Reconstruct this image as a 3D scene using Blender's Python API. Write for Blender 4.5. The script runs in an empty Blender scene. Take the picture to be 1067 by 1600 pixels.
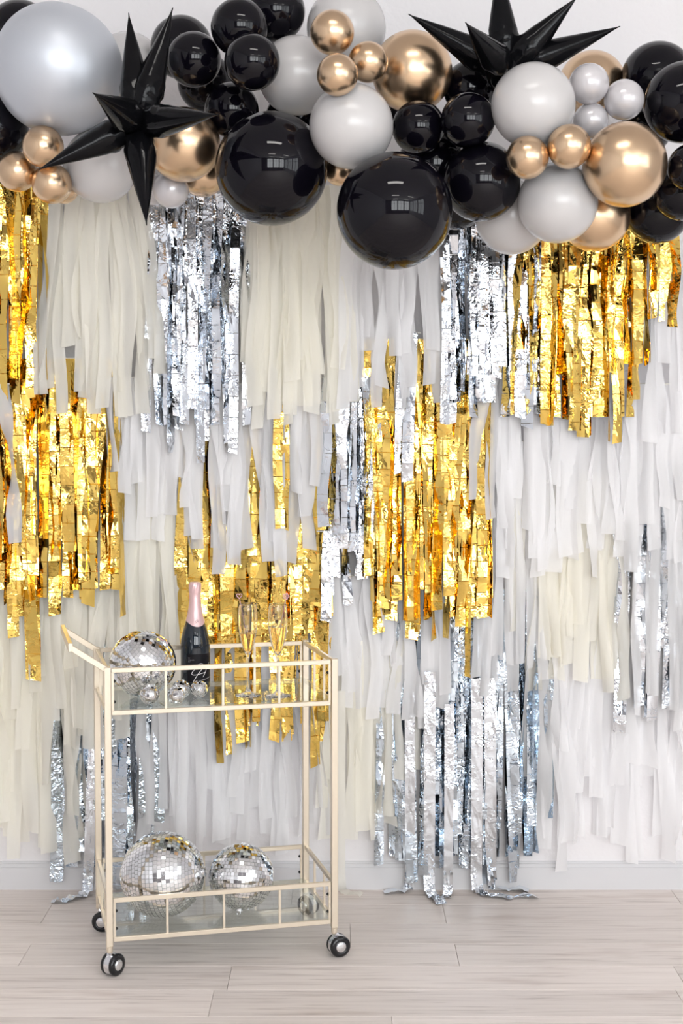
import bpy, math, random
from mathutils import Vector, Matrix
from math import sin, cos, pi, radians, sqrt, atan, tan, asin

sc = bpy.context.scene
COL = sc.collection

# ------------------------------------------------------------------ camera
EYE = 1.398
PITCH = 0.0545
FPX = 2250.0
cd = bpy.data.cameras.new('camera')
cam = bpy.data.objects.new('camera', cd)
COL.objects.link(cam)
cam.location = (0, 0, EYE)
cam.rotation_euler = (pi/2 - PITCH, 0, 0)
cd.sensor_fit = 'VERTICAL'
cd.sensor_height = 36.0
cd.lens = FPX*36.0/1600.0
cd.clip_end = 100
sc.camera = cam

# ------------------------------------------------------------------ world / exposure
w = bpy.data.worlds.new('world')
sc.world = w
w.use_nodes = True
w.node_tree.nodes['Background'].inputs[0].default_value = (0.75, 0.85, 1.0, 1)
w.node_tree.nodes['Background'].inputs[1].default_value = 1.0
sc.view_settings.view_transform = 'Standard'
sc.view_settings.look = 'None'
sc.view_settings.gamma = 1.0
sc.view_settings.use_curve_mapping = False
sc.view_settings.exposure = 0.10
WINDOW_POWER = 3.8
FRONT_WINDOW_POWER = 9.0
LAMP_POWER = 15.0
sc.cycles.max_bounces = 16
sc.cycles.diffuse_bounces = 8
sc.cycles.glossy_bounces = 4
sc.cycles.transmission_bounces = 16
sc.cycles.transparent_max_bounces = 24
sc.cycles.caustics_reflective = False
sc.cycles.caustics_refractive = False
sc.cycles.sample_clamp_indirect = 4.0
sc.cycles.blur_glossy = 0.5

WALL_Y = 4.362
RX0, RX1, RY0, CEIL = -2.7, 4.4, -4.6, 3.8


def ray(px, py):
    u = (px-533.5)/FPX
    v = (800-py)/FPX
    c, s = cos(PITCH), sin(PITCH)
    return Vector((u, c + v*s, -s + v*c))


def at_y(px, py, Y):
    r = ray(px, py)
    return Vector((0, 0, EYE)) + r*(Y/r.y)


def at_z(px, py, Z):
    r = ray(px, py)
    return Vector((0, 0, EYE)) + r*((Z-EYE)/r.z)


# ------------------------------------------------------------------ helpers
class MB:
    def __init__(s):
        s.v = []
        s.f = []

    def add(s, vs, fs):
        b = len(s.v)
        s.v += [tuple(p) for p in vs]
        s.f += [tuple(i+b for i in f) for f in fs]

    def box(s, c, d, rot=None, bev=0.0):
        x, y, z = d[0]/2, d[1]/2, d[2]/2
        c = Vector(c)
        if bev <= 0:
            vs = [Vector((i*x, j*y, k*z)) for k in (-1, 1) for j in (-1, 1) for i in (-1, 1)]
            fs = [(0, 2, 3, 1), (4, 5, 7, 6), (0, 1, 5, 4), (2, 6, 7, 3), (0, 4, 6, 2), (1, 3, 7, 5)]
        else:
            vs = []
            idx = {}
            for a in (-1, 1):
                for b in (-1, 1):
                    for e in (-1, 1):
                        idx[(a, b, e, 0)] = len(vs)
                        vs.append(Vector((a*x, b*(y-bev), e*(z-bev))))
                        idx[(a, b, e, 1)] = len(vs)
                        vs.append(Vector((a*(x-bev), b*y, e*(z-bev))))
                        idx[(a, b, e, 2)] = len(vs)
                        vs.append(Vector((a*(x-bev), b*(y-bev), e*z)))
            fs = []

            def quad(q, n):
                p = [vs[i] for i in q]
                m = (p[1]-p[0]).cross(p[2]-p[0])
                fs.append(tuple(q) if m.dot(n) > 0 else tuple(reversed(q)))
            for a in (-1, 1):
                quad([idx[(a, b, e, 0)] for b, e in ((-1, -1), (1, -1), (1, 1), (-1, 1))], Vector((a, 0, 0)))
                quad([idx[(b, a, e, 1)] for b, e in ((-1, -1), (1, -1), (1, 1), (-1, 1))], Vector((0, a, 0)))
                quad([idx[(b, e, a, 2)] for b, e in ((-1, -1), (1, -1), (1, 1), (-1, 1))], Vector((0, 0, a)))
            for a in (-1, 1):
                for b in (-1, 1):
                    quad([idx[(a, b, -1, 0)], idx[(a, b, 1, 0)], idx[(a, b, 1, 1)], idx[(a, b, -1, 1)]], Vector((a, b, 0)))
                    quad([idx[(a, -1, b, 0)], idx[(a, 1, b, 0)], idx[(a, 1, b, 2)], idx[(a, -1, b, 2)]], Vector((a, 0, b)))
                    quad([idx[(-1, a, b, 1)], idx[(1, a, b, 1)], idx[(1, a, b, 2)], idx[(-1, a, b, 2)]], Vector((0, a, b)))
                    for e in (-1, 1):
                        q = [idx[(a, b, e, 0)], idx[(a, b, e, 1)], idx[(a, b, e, 2)]]
                        quad(q, Vector((a, b, e)))
        if rot is not None:
            vs = [rot @ p for p in vs]
        s.add([p+c for p in vs], fs)

    def beam(s, p0, p1, wx, wz, up=Vector((0, 0, 1)), bev=0.0):
        p0, p1 = Vector(p0), Vector(p1)
        d = (p1-p0)
        L = d.length
        d.normalize()
        if abs(d.dot(up)) > .95:
            up = Vector((0, 1, 0))
        sx = d.cross(up).normalized()
        uz = sx.cross(d).normalized()
        R = Matrix((d, sx, uz)).transposed()
        s.box((p0+p1)/2, (L, wx, wz), R, bev)

    def lathe(s, prof, seg=32, M=None, cap=True):
        vs = []
        for r, z in prof:
            for k in range(seg):
                a = 2*pi*k/seg
                p = Vector((r*cos(a), r*sin(a), z))
                vs.append(M @ p if M is not None else p)
        fs = []
        n = len(prof)
        for i in range(n-1):
            for k in range(seg):
                k2 = (k+1) % seg
                fs.append((i*seg+k, i*seg+k2, (i+1)*seg+k2, (i+1)*seg+k))
        if cap:
            if prof[0][0] > 1e-5:
                fs.append(tuple(reversed(range(seg))))
            if prof[-1][0] > 1e-5:
                fs.append(tuple((n-1)*seg+k for k in range(seg)))
        s.add(vs, fs)

    def tube(s, pts, r, seg=8):
        pts = [Vector(p) for p in pts]
        vs = []
        n = len(pts)
        up = Vector((0.13, 0.31, 0.94)).normalized()
        for i, p in enumerate(pts):
            d = (pts[min(i+1, n-1)] - pts[max(i-1, 0)]).normalized()
            u = up if abs(d.dot(up)) < .95 else Vector((1, 0, 0))
            a = d.cross(u).normalized()
            b = a.cross(d)
            rr = r[i] if isinstance(r, (list, tuple)) else r
            for k in range(seg):
                t = 2*pi*k/seg
                vs.append(p + a*(rr*cos(t)) + b*(rr*sin(t)))
        fs = [(i*seg+k, (i+1)*seg+k, (i+1)*seg+(k+1) % seg, i*seg+(k+1) % seg) for i in range(n-1) for k in range(seg)]
        fs.append(tuple(range(seg)))
        fs.append(tuple((n-1)*seg+k for k in reversed(range(seg))))
        s.add(vs, fs)

    def build(s, name, mat, parent=None, smooth=False, loc=None):
        me = bpy.data.meshes.new(name)
        if loc is not None:
            l = Vector(loc)
            s.v = [tuple(Vector(p)-l) for p in s.v]
        me.from_pydata(s.v, [], s.f)
        if smooth:
            me.polygons.foreach_set('use_smooth', [True]*len(me.polygons))
        me.update()
        me.materials.append(mat)
        o = bpy.data.objects.new(name, me)
        COL.objects.link(o)
        if loc is not None:
            o.location = loc
        if parent is not None:
            o.parent = parent
        return o


def sharp(o, deg=35):
    try:
        o.data.set_sharp_from_angle(angle=radians(deg))
    except Exception:
        pass
    return o


def tag(o, label=None, cat=None, group=None, kind=None):
    if label:
        o['label'] = label
    if cat:
        o['category'] = cat
    if group:
        o['group'] = group
    if kind:
        o['kind'] = kind
    return o


def empty(name, loc, rot=(0, 0, 0)):
    o = bpy.data.objects.new(name, None)
    o.empty_display_size = .05
    o.location = loc
    o.rotation_euler = rot
    COL.objects.link(o)
    return o


def z_to(d):
    return Vector(d).normalized().to_track_quat('Z', 'Y').to_matrix().to_4x4()


# ------------------------------------------------------------------ materials
def mat(name, base=(.8, .8, .8), rough=.5, metal=0.0, **kw):
    m = bpy.data.materials.new(name)
    m.use_nodes = True
    b = m.node_tree.nodes['Principled BSDF']
    b.inputs['Base Color'].default_value = (*base, 1)
    b.inputs['Roughness'].default_value = rough
    b.inputs['Metallic'].default_value = metal
    for k, v in kw.items():
        b.inputs[k].default_value = v
    return m


def nodes(m):
    nt = m.node_tree
    return nt, nt.nodes, nt.links, nt.nodes['Principled BSDF']


def add_noise_bump(m, scale=60, strength=.3, dist=.002, detail=3, coord='Object', stretch=None):
    nt, N, L, b = nodes(m)
    tc = N.new('ShaderNodeTexCoord')
    no = N.new('ShaderNodeTexNoise')
    no.inputs['Scale'].default_value = scale
    no.inputs['Detail'].default_value = detail
    src = tc.outputs[coord]
    if stretch:
        mp = N.new('ShaderNodeMapping')
        mp.inputs['Scale'].default_value = stretch
        L.new(src, mp.inputs[0])
        src = mp.outputs[0]
    L.new(src, no.inputs['Vector'])
    bu = N.new('ShaderNodeBump')
    bu.inputs['Strength'].default_value = strength
    bu.inputs['Distance'].default_value = dist
    L.new(no.outputs['Fac'], bu.inputs['Height'])
    L.new(bu.outputs[0], b.inputs['Normal'])
    return bu


def foil(name, base, rough, crinkle, fine):
    """mirror film: broad flat facets plus ridged wrinkles that come and go in patches"""
    m = mat(name, base, rough, 1.0)
    nt, N, L, b = nodes(m)
    tc = N.new('ShaderNodeTexCoord')
    geo = N.new('ShaderNodeNewGeometry')
    n0 = N.new('ShaderNodeTexNoise')
    n0.inputs['Scale'].default_value = 9
    n0.inputs['Detail'].default_value = 1
    L.new(tc.outputs['Object'], n0.inputs['Vector'])
    mp = N.new('ShaderNodeMapping')
    mp.inputs['Scale'].default_value = (.8, .5, 1.0)
    mp.inputs['Rotation'].default_value = (0, .5, 0)
    L.new(tc.outputs['Object'], mp.inputs[0])
    vo = N.new('ShaderNodeTexVoronoi')
    vo.inputs['Scale'].default_value = 24
    L.new(mp.outputs[0], vo.inputs['Vector'])
    sb = N.new('ShaderNodeVectorMath')
    sb.operation = 'SUBTRACT'
    sb.inputs[1].default_value = (.5, .5, .5)
    L.new(vo.outputs['Color'], sb.inputs[0])
    ma = N.new('ShaderNodeVectorMath')
    ma.operation = 'MULTIPLY_ADD'
    ma.inputs[1].default_value = (.16, .05, .20)
    L.new(sb.outputs[0], ma.inputs[0])
    L.new(geo.outputs['Normal'], ma.inputs[2])
    nz = N.new('ShaderNodeVectorMath')
    nz.operation = 'NORMALIZE'
    L.new(ma.outputs[0], nz.inputs[0])
    prev = nz.outputs[0]
    for scl, st, dist in ((16, .5, .010), (fine, crinkle, .006)):
        n2 = N.new('ShaderNodeTexNoise')
        n2.inputs['Scale'].default_value = scl
        n2.inputs['Detail'].default_value = 1.5
        n2.inputs['Distortion'].default_value = .9
        L.new(mp.outputs[0], n2.inputs['Vector'])
        a1 = N.new('ShaderNodeMath')
        a1.operation = 'SUBTRACT'
        a1.inputs[1].default_value = .5
        L.new(n2.outputs['Fac'], a1.inputs[0])
        a2 = N.new('ShaderNodeMath')
        a2.operation = 'ABSOLUTE'
        L.new(a1.outputs[0], a2.inputs[0])
        cr = N.new('ShaderNodeMapRange')
        cr.inputs[1].default_value = .40
        cr.inputs[2].default_value = .62
        cr.inputs[3].default_value = .15*st
        cr.inputs[4].default_value = st
        L.new(n0.outputs['Fac'], cr.inputs[0])
        bu = N.new('ShaderNodeBump')
        bu.inputs['Distance'].default_value = dist
        L.new(cr.outputs[0], bu.inputs['Strength'])
        L.new(a2.outputs[0], bu.inputs['Height'])
        L.new(prev, bu.inputs['Normal'])
        prev = bu.outputs[0]
    L.new(prev, b.inputs['Normal'])
    return m


def tissue(name, base, transp=.18, transl=.36):
    m = bpy.data.materials.new(name)
    m.use_nodes = True
    nt = m.node_tree
    N, L = nt.nodes, nt.links
    N.clear()
    out = N.new('ShaderNodeOutputMaterial')
    di = N.new('ShaderNodeBsdfPrincipled')
    di.inputs['Roughness'].default_value = .55
    di.inputs['Specular IOR Level'].default_value = .3
    tl = N.new('ShaderNodeBsdfTranslucent')
    tr = N.new('ShaderNodeBsdfTransparent')
    tc = N.new('ShaderNodeTexCoord')
    no = N.new('ShaderNodeTexNoise')
    no.inputs['Scale'].default_value = 18
    no.inputs['Detail'].default_value = 4
    mp = N.new('ShaderNodeMapping')
    mp.inputs['Scale'].default_value = (2.2, 2.2, .45)
    L.new(tc.outputs['Object'], mp.inputs[0])
    L.new(mp.outputs[0], no.inputs['Vector'])
    bu = N.new('ShaderNodeBump')
    bu.inputs['Strength'].default_value = .5
    bu.inputs['Distance'].default_value = .006
    L.new(no.outputs['Fac'], bu.inputs['Height'])
    L.new(bu.outputs[0], di.inputs['Normal'])
    for s_ in (di.inputs['Base Color'], tl.inputs['Color']):
        s_.default_value = (*base, 1)
    m1 = N.new('ShaderNodeMixShader')
    m1.inputs[0].default_value = transl
    L.new(di.outputs[0], m1.inputs[1])
    L.new(tl.outputs[0], m1.inputs[2])
    m2 = N.new('ShaderNodeMixShader')
    m2.inputs[0].default_value = transp
    L.new(m1.outputs[0], m2.inputs[1])
    L.new(tr.outputs[0], m2.inputs[2])
    L.new(m2.outputs[0], out.inputs[0])
    return m


def shelf_glass():
    m = bpy.data.materials.new('shelf_glass')
    m.use_nodes = True
    nt = m.node_tree
    N, L = nt.nodes, nt.links
    N.clear()
    out = N.new('ShaderNodeOutputMaterial')
    g = N.new('ShaderNodeBsdfGlossy')
    g.inputs['Roughness'].default_value = .01
    t = N.new('ShaderNodeBsdfTransparent')
    t.inputs[0].default_value = (.93, .96, .945, 1)
    f = N.new('ShaderNodeFresnel')
    geo = N.new('ShaderNodeNewGeometry')
    mr = N.new('ShaderNodeMapRange')
    mr.inputs[3].default_value = 1.55
    mr.inputs[4].default_value = 1/1.55
    L.new(geo.outputs['Backfacing'], mr.inputs[0])
    L.new(mr.outputs[0], f.inputs[0])
    mx = N.new('ShaderNodeMixShader')
    L.new(f.outputs[0], mx.inputs[0])
    L.new(t.outputs[0], mx.inputs[1])
    L.new(g.outputs[0], mx.inputs[2])
    L.new(mx.outputs[0], out.inputs[0])
    return m


def emit(name, col, s):
    m = bpy.data.materials.new(name)
    m.use_nodes = True
    nt = m.node_tree
    nt.nodes.clear()
    o = nt.nodes.new('ShaderNodeOutputMaterial')
    e = nt.nodes.new('ShaderNodeEmission')
    e.inputs[0].default_value = (*col, 1)
    e.inputs[1].default_value = s
    nt.links.new(e.outputs[0], o.inputs[0])
    return m


M = {}
M['wall'] = mat('painted_wall', (.80, .785, .795), .75)
M['side_wall'] = mat('side_wall_paint', (.62, .62, .64), .75)
add_noise_bump(M['wall'], 55, .35, .004, 2)
M['ceiling'] = mat('ceiling_paint', (.62, .61, .61), .9)
M['trim'] = mat('trim_paint', (.66, .66, .675), .4)
M['back'] = mat('back_wall_paint', (.24, .23, .24), .7)
M['frame'] = mat('window_frame', (.12, .12, .13), .4)
M['pane'] = emit('daylight_pane', (.93, .97, 1.0), WINDOW_POWER)
M['pane_front'] = emit('daylight_pane_front', (.95, .98, 1.0), FRONT_WINDOW_POWER)
M['lamp'] = emit('fluorescent_diffuser', (1.0, .965, .92), LAMP_POWER)
M['gold_foil'] = foil('gold_foil', (.92, .63, .16), .10, .55, 45)
M['silver_foil'] = foil('silver_foil', (.82, .86, .91), .09, .9, 55)
M['crumpled_shaded_silver_foil'] = foil('crumpled_shaded_silver_foil', (.66, .74, .82), .09, 1.6, 48)  # silver foil with dark bluish reflections put into its base colour, plus heavier crumpling
M['cream'] = tissue('cream_tissue', (.985, .965, .89))
M['white'] = tissue('white_tissue', (.98, .978, .985), .20)
M['cord'] = mat('cord', (.8, .78, .72), .8)
M['b_black'] = mat('black_latex', (.003, .0025, .005), .05, 0, **{'Specular IOR Level': .29})
M['b_white'] = mat('white_latex', (.58, .565, .56), .26, 0, **{'Specular IOR Level': .5, 'Coat Weight': .3, 'Coat Roughness': .15})
M['b_gold'] = mat('gold_chrome_latex', (.73, .53, .35), .27, 1.0)
M['b_pearl'] = mat('pearl_latex', (.70, .675, .69), .25, .15, **{'Coat Weight': .6, 'Coat Roughness': .12, 'Transmission Weight': .12})
M['b_silver'] = mat('silver_pearl_latex', (.56, .59, .64), .42, .45, **{'Coat Weight': .15, 'Coat Roughness': .25})
M['star'] = mat('black_foil', (.004, .004, .005), .12, .0, **{'Specular IOR Level': .16})
add_noise_bump(M['star'], 14, .35, .006, 2)
M['cart'] = mat('champagne_metal', (.76, .67, .54), .30, .65)
add_noise_bump(M['cart'], 900, .08, .0005, 1)
M['shelf'] = shelf_glass()
M['bumper'] = mat('black_rubber', (.01, .01, .01), .5)
M['tyre'] = mat('black_wheel', (.008, .008, .01), .22)
M['chrome'] = mat('chrome', (.85, .86, .88), .12, 1.0)
M['mirror'] = mat('mirror_tile', (.92, .93, .94), .03, 1.0)
M['grout'] = mat('ball_core', (.55, .55, .55), .5, .3)
M['bottle'] = mat('dark_bottle_glass', (.004, .010, .018), .04, 0, **{'Specular IOR Level': .6})
M['capsule'] = mat('pink_foil', (.80, .55, .55), .32, .45)
add_noise_bump(M['capsule'], 90, .3, .002, 2)
M['label'] = mat('black_label', (.008, .007, .010), .5, 0, **{'Specular IOR Level': .2})
M['print'] = mat('white_print', (.85, .83, .85), .5)
M['print_dark'] = mat('dark_print', (.05, .03, .03), .5)
M['glass'] = mat('clear_glass', (1, 1, 1), .0, 0, **{'Transmission Weight': 1.0, 'IOR': 1.42})
M['wine'] = mat('sparkling_wine', (1.0, .80, .50), .0, 0, **{'Transmission Weight': 1.0, 'IOR': 1.2})
M['pink'] = mat('pink_plastic', (.85, .50, .55), .25, .3)
M['furniture'] = mat('dark_furniture', (.05, .045, .045), .6)


def plank_mat(i):
    m = mat('wood_plank', (.5, .45, .42), .42, 0, **{'Specular IOR Level': .35})
    nt, N, L, b = nodes(m)
    oi = N.new('ShaderNodeObjectInfo')
    tc = N.new('ShaderNodeTexCoord')
    ad = N.new('ShaderNodeVectorMath')
    ad.operation = 'MULTIPLY_ADD'
    ad.inputs[1].default_value = (7, 3, 5)
    cb = N.new('ShaderNodeCombineXYZ')
    for k in range(3):
        L.new(oi.outputs['Random'], cb.inputs[k])
    L.new(cb.outputs[0], ad.inputs[0])
    L.new(tc.outputs['Object'], ad.inputs[2])
    mp = N.new('ShaderNodeMapping')
    mp.inputs['Scale'].default_value = (1.5, 34, 16)
    L.new(ad.outputs[0], mp.inputs[0])
    no = N.new('ShaderNodeTexNoise')
    no.inputs['Scale'].default_value = 2.2
    no.inputs['Detail'].default_value = 8
    no.inputs['Roughness'].default_value = .62
    no.inputs['Distortion'].default_value = .5
    L.new(mp.outputs[0], no.inputs['Vector'])
    cr = N.new('ShaderNodeValToRGB')
    e = cr.color_ramp.elements
    e[0].position = .28
    e[0].color = (.54, .465, .42, 1)
    e[1].position = .62
    e[1].color = (.86, .785, .735, 1)
    el = cr.color_ramp.elements.new(.45)
    el.color = (.80, .725, .675, 1)
    L.new(no.outputs['Fac'], cr.inputs[0])
    # knots
    mp2 = N.new('ShaderNodeMapping')
    mp2.inputs['Scale'].default_value = (2.2, 11, 1)
    L.new(ad.outputs[0], mp2.inputs[0])
    vo = N.new('ShaderNodeTexNoise')
    vo.inputs['Scale'].default_value = 1.3
    vo.inputs['Detail'].default_value = 3
    L.new(mp2.outputs[0], vo.inputs['Vector'])
    cr2 = N.new('ShaderNodeValToRGB')
    cr2.color_ramp.elements[0].position = .28
    cr2.color_ramp.elements[0].color = (.84, .81, .79, 1)
    cr2.color_ramp.elements[1].position = .42
    cr2.color_ramp.elements[1].color = (1, 1, 1, 1)
    L.new(vo.outputs['Fac'], cr2.inputs[0])
    mu = N.new('ShaderNodeMixRGB')
    mu.blend_type = 'MULTIPLY'
    mu.inputs[0].default_value = 1
    L.new(cr.outputs[0], mu.inputs[1])
    L.new(cr2.outputs[0], mu.inputs[2])
    hs = N.new('ShaderNodeHueSaturation')
    mr = N.new('ShaderNodeMapRange')
    mr.inputs[3].default_value = .90
    mr.inputs[4].default_value = 1.06
    L.new(oi.outputs['Random'], mr.inputs[0])
    L.new(mr.outputs[0], hs.inputs['Value'])
    L.new(mu.outputs[0], hs.inputs['Color'])
    L.new(hs.outputs[0], b.inputs['Base Color'])
    bu = N.new('ShaderNodeBump')
    bu.inputs['Strength'].default_value = .15
    bu.inputs['Distance'].default_value = .001
    L.new(no.outputs['Fac'], bu.inputs['Height'])
    L.new(bu.outputs[0], b.inputs['Normal'])
    return m


M['plank'] = plank_mat(0)

# ------------------------------------------------------------------ setting: room shell
def slab(name, c, d, m, parent=None):
    b = MB()
    b.box(c, d)
    o = b.build(name, m, parent)
    if parent is None:
        o['kind'] = 'structure'
    return o


XM, YM = (RX0+RX1)/2, (RY0+WALL_Y)/2
XS, YS = RX1-RX0, WALL_Y-RY0
floor = slab('floor', (XM, YM, -.06), (XS+.4, YS+.4, .10), mat('subfloor', (.42, .37, .34), .5))
slab('ceiling', (XM, YM, CEIL+.05), (XS+.4, YS+.4, .10), M['ceiling'])
slab('wall_back', (XM, WALL_Y+.05, CEIL/2), (XS+.4, .10, CEIL), M['wall'])
slab('wall_left', (RX0-.05, YM, CEIL/2), (.10, YS, CEIL), M['side_wall'])

# planks
PW = .1645
rng = random.Random(5)
SEAM0 = 3.387
joints = {0: .36, 1: 0.0, -1: .10}
rowj = {2: .31, 1: .872, 0: .84, 3: .025, 4: .30, -1: .12}
pl_mesh = {}


def plank(x0, x1, y0, y1):
    g = .0005
    L_, W_ = x1-x0-2*g, y1-y0-2*g
    key = (round(L_, 3), round(W_, 3))
    if key not in pl_mesh:
        b = MB()
        b.box((0, 0, 0), (L_, W_, .010), None, .0006)
        o = b.build('plank', M['plank'], floor)
        pl_mesh[key] = o.data
    else:
        o = bpy.data.objects.new('plank', pl_mesh[key])
        COL.objects.link(o)
        o.parent = floor
    o.location = ((x0+x1)/2, (y0+y1)/2, -.005)


PL = 1.16
for k in range(-22, 6):
    y0 = SEAM0 + k*PW
    y1 = min(y0+PW, WALL_Y)
    if y1-y0 < .02:
        continue
    j = rowj.get(k, rng.uniform(0, PL))
    j = ((j-RX0) % PL) + RX0
    xs = [RX0] + ([j] if j-RX0 > .05 else [])
    x = j
    while x+PL < RX1:
        x += PL
        xs.append(x)
    if RX1-xs[-1] > .02:
        xs.append(RX1)
    for a, b_ in zip(xs, xs[1:]):
        plank(a, b_, y0, y1)
slab('floor_rear', (XM, (RY0+SEAM0-22*PW)/2, -.005), (XS, SEAM0-22*PW-RY0, .01), M['plank'])

# baseboard on the fringe wall with its small stepped top
b = MB()
b.box((XM, WALL_Y-.007, .034), (XS, .014, .068))
b.box((XM, WALL_Y-.005, .074), (XS, .010, .012))
b.box((XM, WALL_Y-.003, .083), (XS, .006, .006))
tag(b.build('baseboard_back', M['trim']), kind='structure')


def wall_with_windows(name, axis, pos, lo, hi, openings, m):
    """wall slabs round the openings; axis 'x': wall plane at x=pos running in y"""
    b = MB()
    t = .12
    s0 = openings[0][2]
    s1 = openings[0][3]

    def put(a0, a1, z0, z1):
        if a1-a0 < .001:
            return
        if axis == 'x':
            b.box((pos+t/2, (a0+a1)/2, (z0+z1)/2), (t, a1-a0, z1-z0))
        else:
            b.box(((a0+a1)/2, pos-t/2, (z0+z1)/2), (a1-a0, t, z1-z0))
    put(lo, hi, 0, s0)
    put(lo, hi, s1, CEIL)
    c = lo
    for (a0, a1, _, _) in openings:
        put(c, a0, s0, s1)
        c = a1
    put(c, hi, s0, s1)
    o = b.build(name, m)
    o['kind'] = 'structure'
    return o


nwin = [0]


def window(axis, pos, a0, a1, z0, z1, nv=2):
    nwin[0] += 1
    b = MB()
    f = .05

    def bar(u0, u1, v0, v1):
        if axis == 'x':
            b.box((pos+.05, (u0+u1)/2, (v0+v1)/2), (.06, u1-u0, v1-v0))
        else:
            b.box(((u0+u1)/2, pos-.05, (v0+v1)/2), (u1-u0, .06, v1-v0))
    bar(a0, a1, z0, z0+f)
    bar(a0, a1, z1-f, z1)
    bar(a0, a0+f, z0+f, z1-f)
    bar(a1-f, a1, z0+f, z1-f)
    for k in range(1, nv):
        c = a0 + (a1-a0)*k/nv
        bar(c-f/2, c+f/2, z0+f, z1-f)
    bar(a0+f, a1-f, z0+(z1-z0)*.72, z0+(z1-z0)*.72+f*.8)
    o = b.build('window_%d' % nwin[0], M['frame'])
    o['kind'] = 'structure'
    p = MB()
    if axis == 'x':
        p.box((pos+.06, (a0+a1)/2, (z0+z1)/2), (.006, a1-a0-.02, z1-z0-.02))
    else:
        p.box(((a0+a1)/2, pos-.06, (z0+z1)/2), (a1-a0-.02, .006, z1-z0-.02))
    p.build('pane', M['pane' if axis == 'x' else 'pane_front'], o)


rw = [(-4.3, -2.7, .95, 3.4), (-2.5, -.9, .95, 3.4), (-.7, .9, .95, 3.4)]
wall_with_windows('wall_right', 'x', RX1, RY0, WALL_Y, rw, M['side_wall'])
for (a0, a1, z0, z1) in rw:
    window('x', RX1, a0, a1, z0, z1)
bw = [(-1.0, .65, .95, 3.55), (.85, 2.5, .95, 3.55), (2.7, 4.25, .95, 3.55)]
wall_with_windows('wall_front', 'y', RY0, RX0-.1, RX1+.12, bw, M['back'])
for (a0, a1, z0, z1) in bw:
    window('y', RY0, a0, a1, z0, z1)

# ceiling fluorescents in front of the wall and further back
for i, (x, y) in enumerate([(.15, 1.95), (.15, -1.0), (2.9, -1.0), (.15, -3.4), (2.9, -3.4)]):
    t = empty('ceiling_light', (x, y, CEIL))
    tag(t, ['white ceiling light nearest the balloon wall', 'white ceiling light above the photographer', 'white ceiling light by the right windows',
            'white ceiling light at the far end of the room', 'white ceiling light in the far right corner'][i], 'ceiling light', 'ceiling lights outside the frame')
    b = MB()
    for s in (-1, 1):
        b.box((0, s*.15, -.03), (1.15, .02, .06))
        b.box((s*.585, 0, -.03), (.02, .32, .06))
    b.build('housing', M['trim'], t)
    b = MB()
    b.box((0, 0, -.035), (1.15, .28, .01))
    b.build('diffuser', M['lamp'], t)

# ------------------------------------------------------------------ fringe garlands
FOILS = ('gold_foil', 'silver_foil', 'crumpled_shaded_silver_foil')


def strip_mesh(kind, x0, x1, z0, z1, Y, wd, R, edge=False):
    """one hanging strip; returns MB in world coordinates"""
    fo = kind in FOILS
    L_ = max(.05, z0-z1)
    nc = 4
    b = MB()
    th0 = R.choice((-1, 1))*R.uniform(1.0, 1.35) if edge else R.gauss(0, .26)
    th_a = R.uniform(.05, .35) if fo else R.uniform(.15, .95)
    th_f = R.uniform(.8, 2.2)
    th_p = R.uniform(0, 6.28)
    ax = R.uniform(.001, .006) if fo else R.uniform(.001, .011)
    fx = R.uniform(.6, 1.6)
    px_ = R.uniform(0, 6.28)
    fold = R.uniform(.046, .078)
    off = R.uniform(0, fold)
    kn = [R.uniform(-.007, .007) for _ in range(int(L_/fold)+4)]
    ky = [R.uniform(-.16, .16) for _ in kn]
    cut = R.uniform(-.3, .3)
    yb = R.uniform(-.004, .004)
    ypa, ypf, ypp = R.uniform(.002, .006), R.uniform(1.5, 3.5), R.uniform(0, 6.28)
    curl = R.uniform(-.002, .002) if fo else R.uniform(-.010, .010)
    gath = R.uniform(.55, .95)
    ss = [(0, 0)]
    if fo:
        q = fold-off
        while q < L_-.006:
            for k_ in (1, 2):
                p = q-fold*k_/3
                if p > .003:
                    ss.append((p, 0))
            ss += [(q-.0014, 0), (q, R.choice((-1, 1))*.0012), (q+.0014, 0)]
            q += fold
        for p in (q-fold*2/3, q-fold/3):
            if 0 < p < L_-.003:
                ss.append((p, 0))
        ss = sorted(x for x in ss if 0 <= x[0] < L_-.002)
    else:
        n = max(3, int(L_/.04))
        ss = [(L_*i/n, 0) for i in range(n)]
    ss.append((L_, 0))
    vs = []
    for i, (s, ridge) in enumerate(ss):
        t = s/L_
        z = z0 - s
        e = 1-(1-t)**1.6
        x = x0 + (x1-x0)*e + ax*sin(px_+6.28*fx*t)
        th = th0*min(1, .3+t*2) + th_a*sin(th_p+6.28*th_f*s)
        if fo:
            q = (s+off)/fold
            k = int(q)
            fr = q-k
            y = Y + yb + kn[k]*(1-fr)+kn[k+1]*fr + ridge
            th += ky[k]*(1-fr)+ky[k+1]*fr
        else:
            y = Y + yb + ypa*sin(ypp+6.28*ypf*s)
        ww = wd * (gath + (1-gath)*min(1, s/.12))
        last = i == len(ss)-1
        for j in range(nc):
            u = j/(nc-1)-.5
            bow = curl*(1-4*u*u)
            jit = R.uniform(-.0005, .0005) if fo else R.uniform(-.0006, .0006)
            if not fo:
                bow += .003*sin(9*u+4*sin(s*5+th_p))
            X = x + cos(th)*u*ww - sin(th)*(bow+jit)
            YY = y + sin(th)*u*ww + cos(th)*(bow+jit)
            Z = z + (cut*u*wd if last else 0)
            vs.append((X, YY, Z))
    fs = []
    for i in range(len(ss)-1):
        for j in range(nc-1):
            a = i*nc+j
            fs.append((a, a+1, a+nc+1, a+nc))
    b.add(vs, fs)
    return b


fr_seed = [100]


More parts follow.
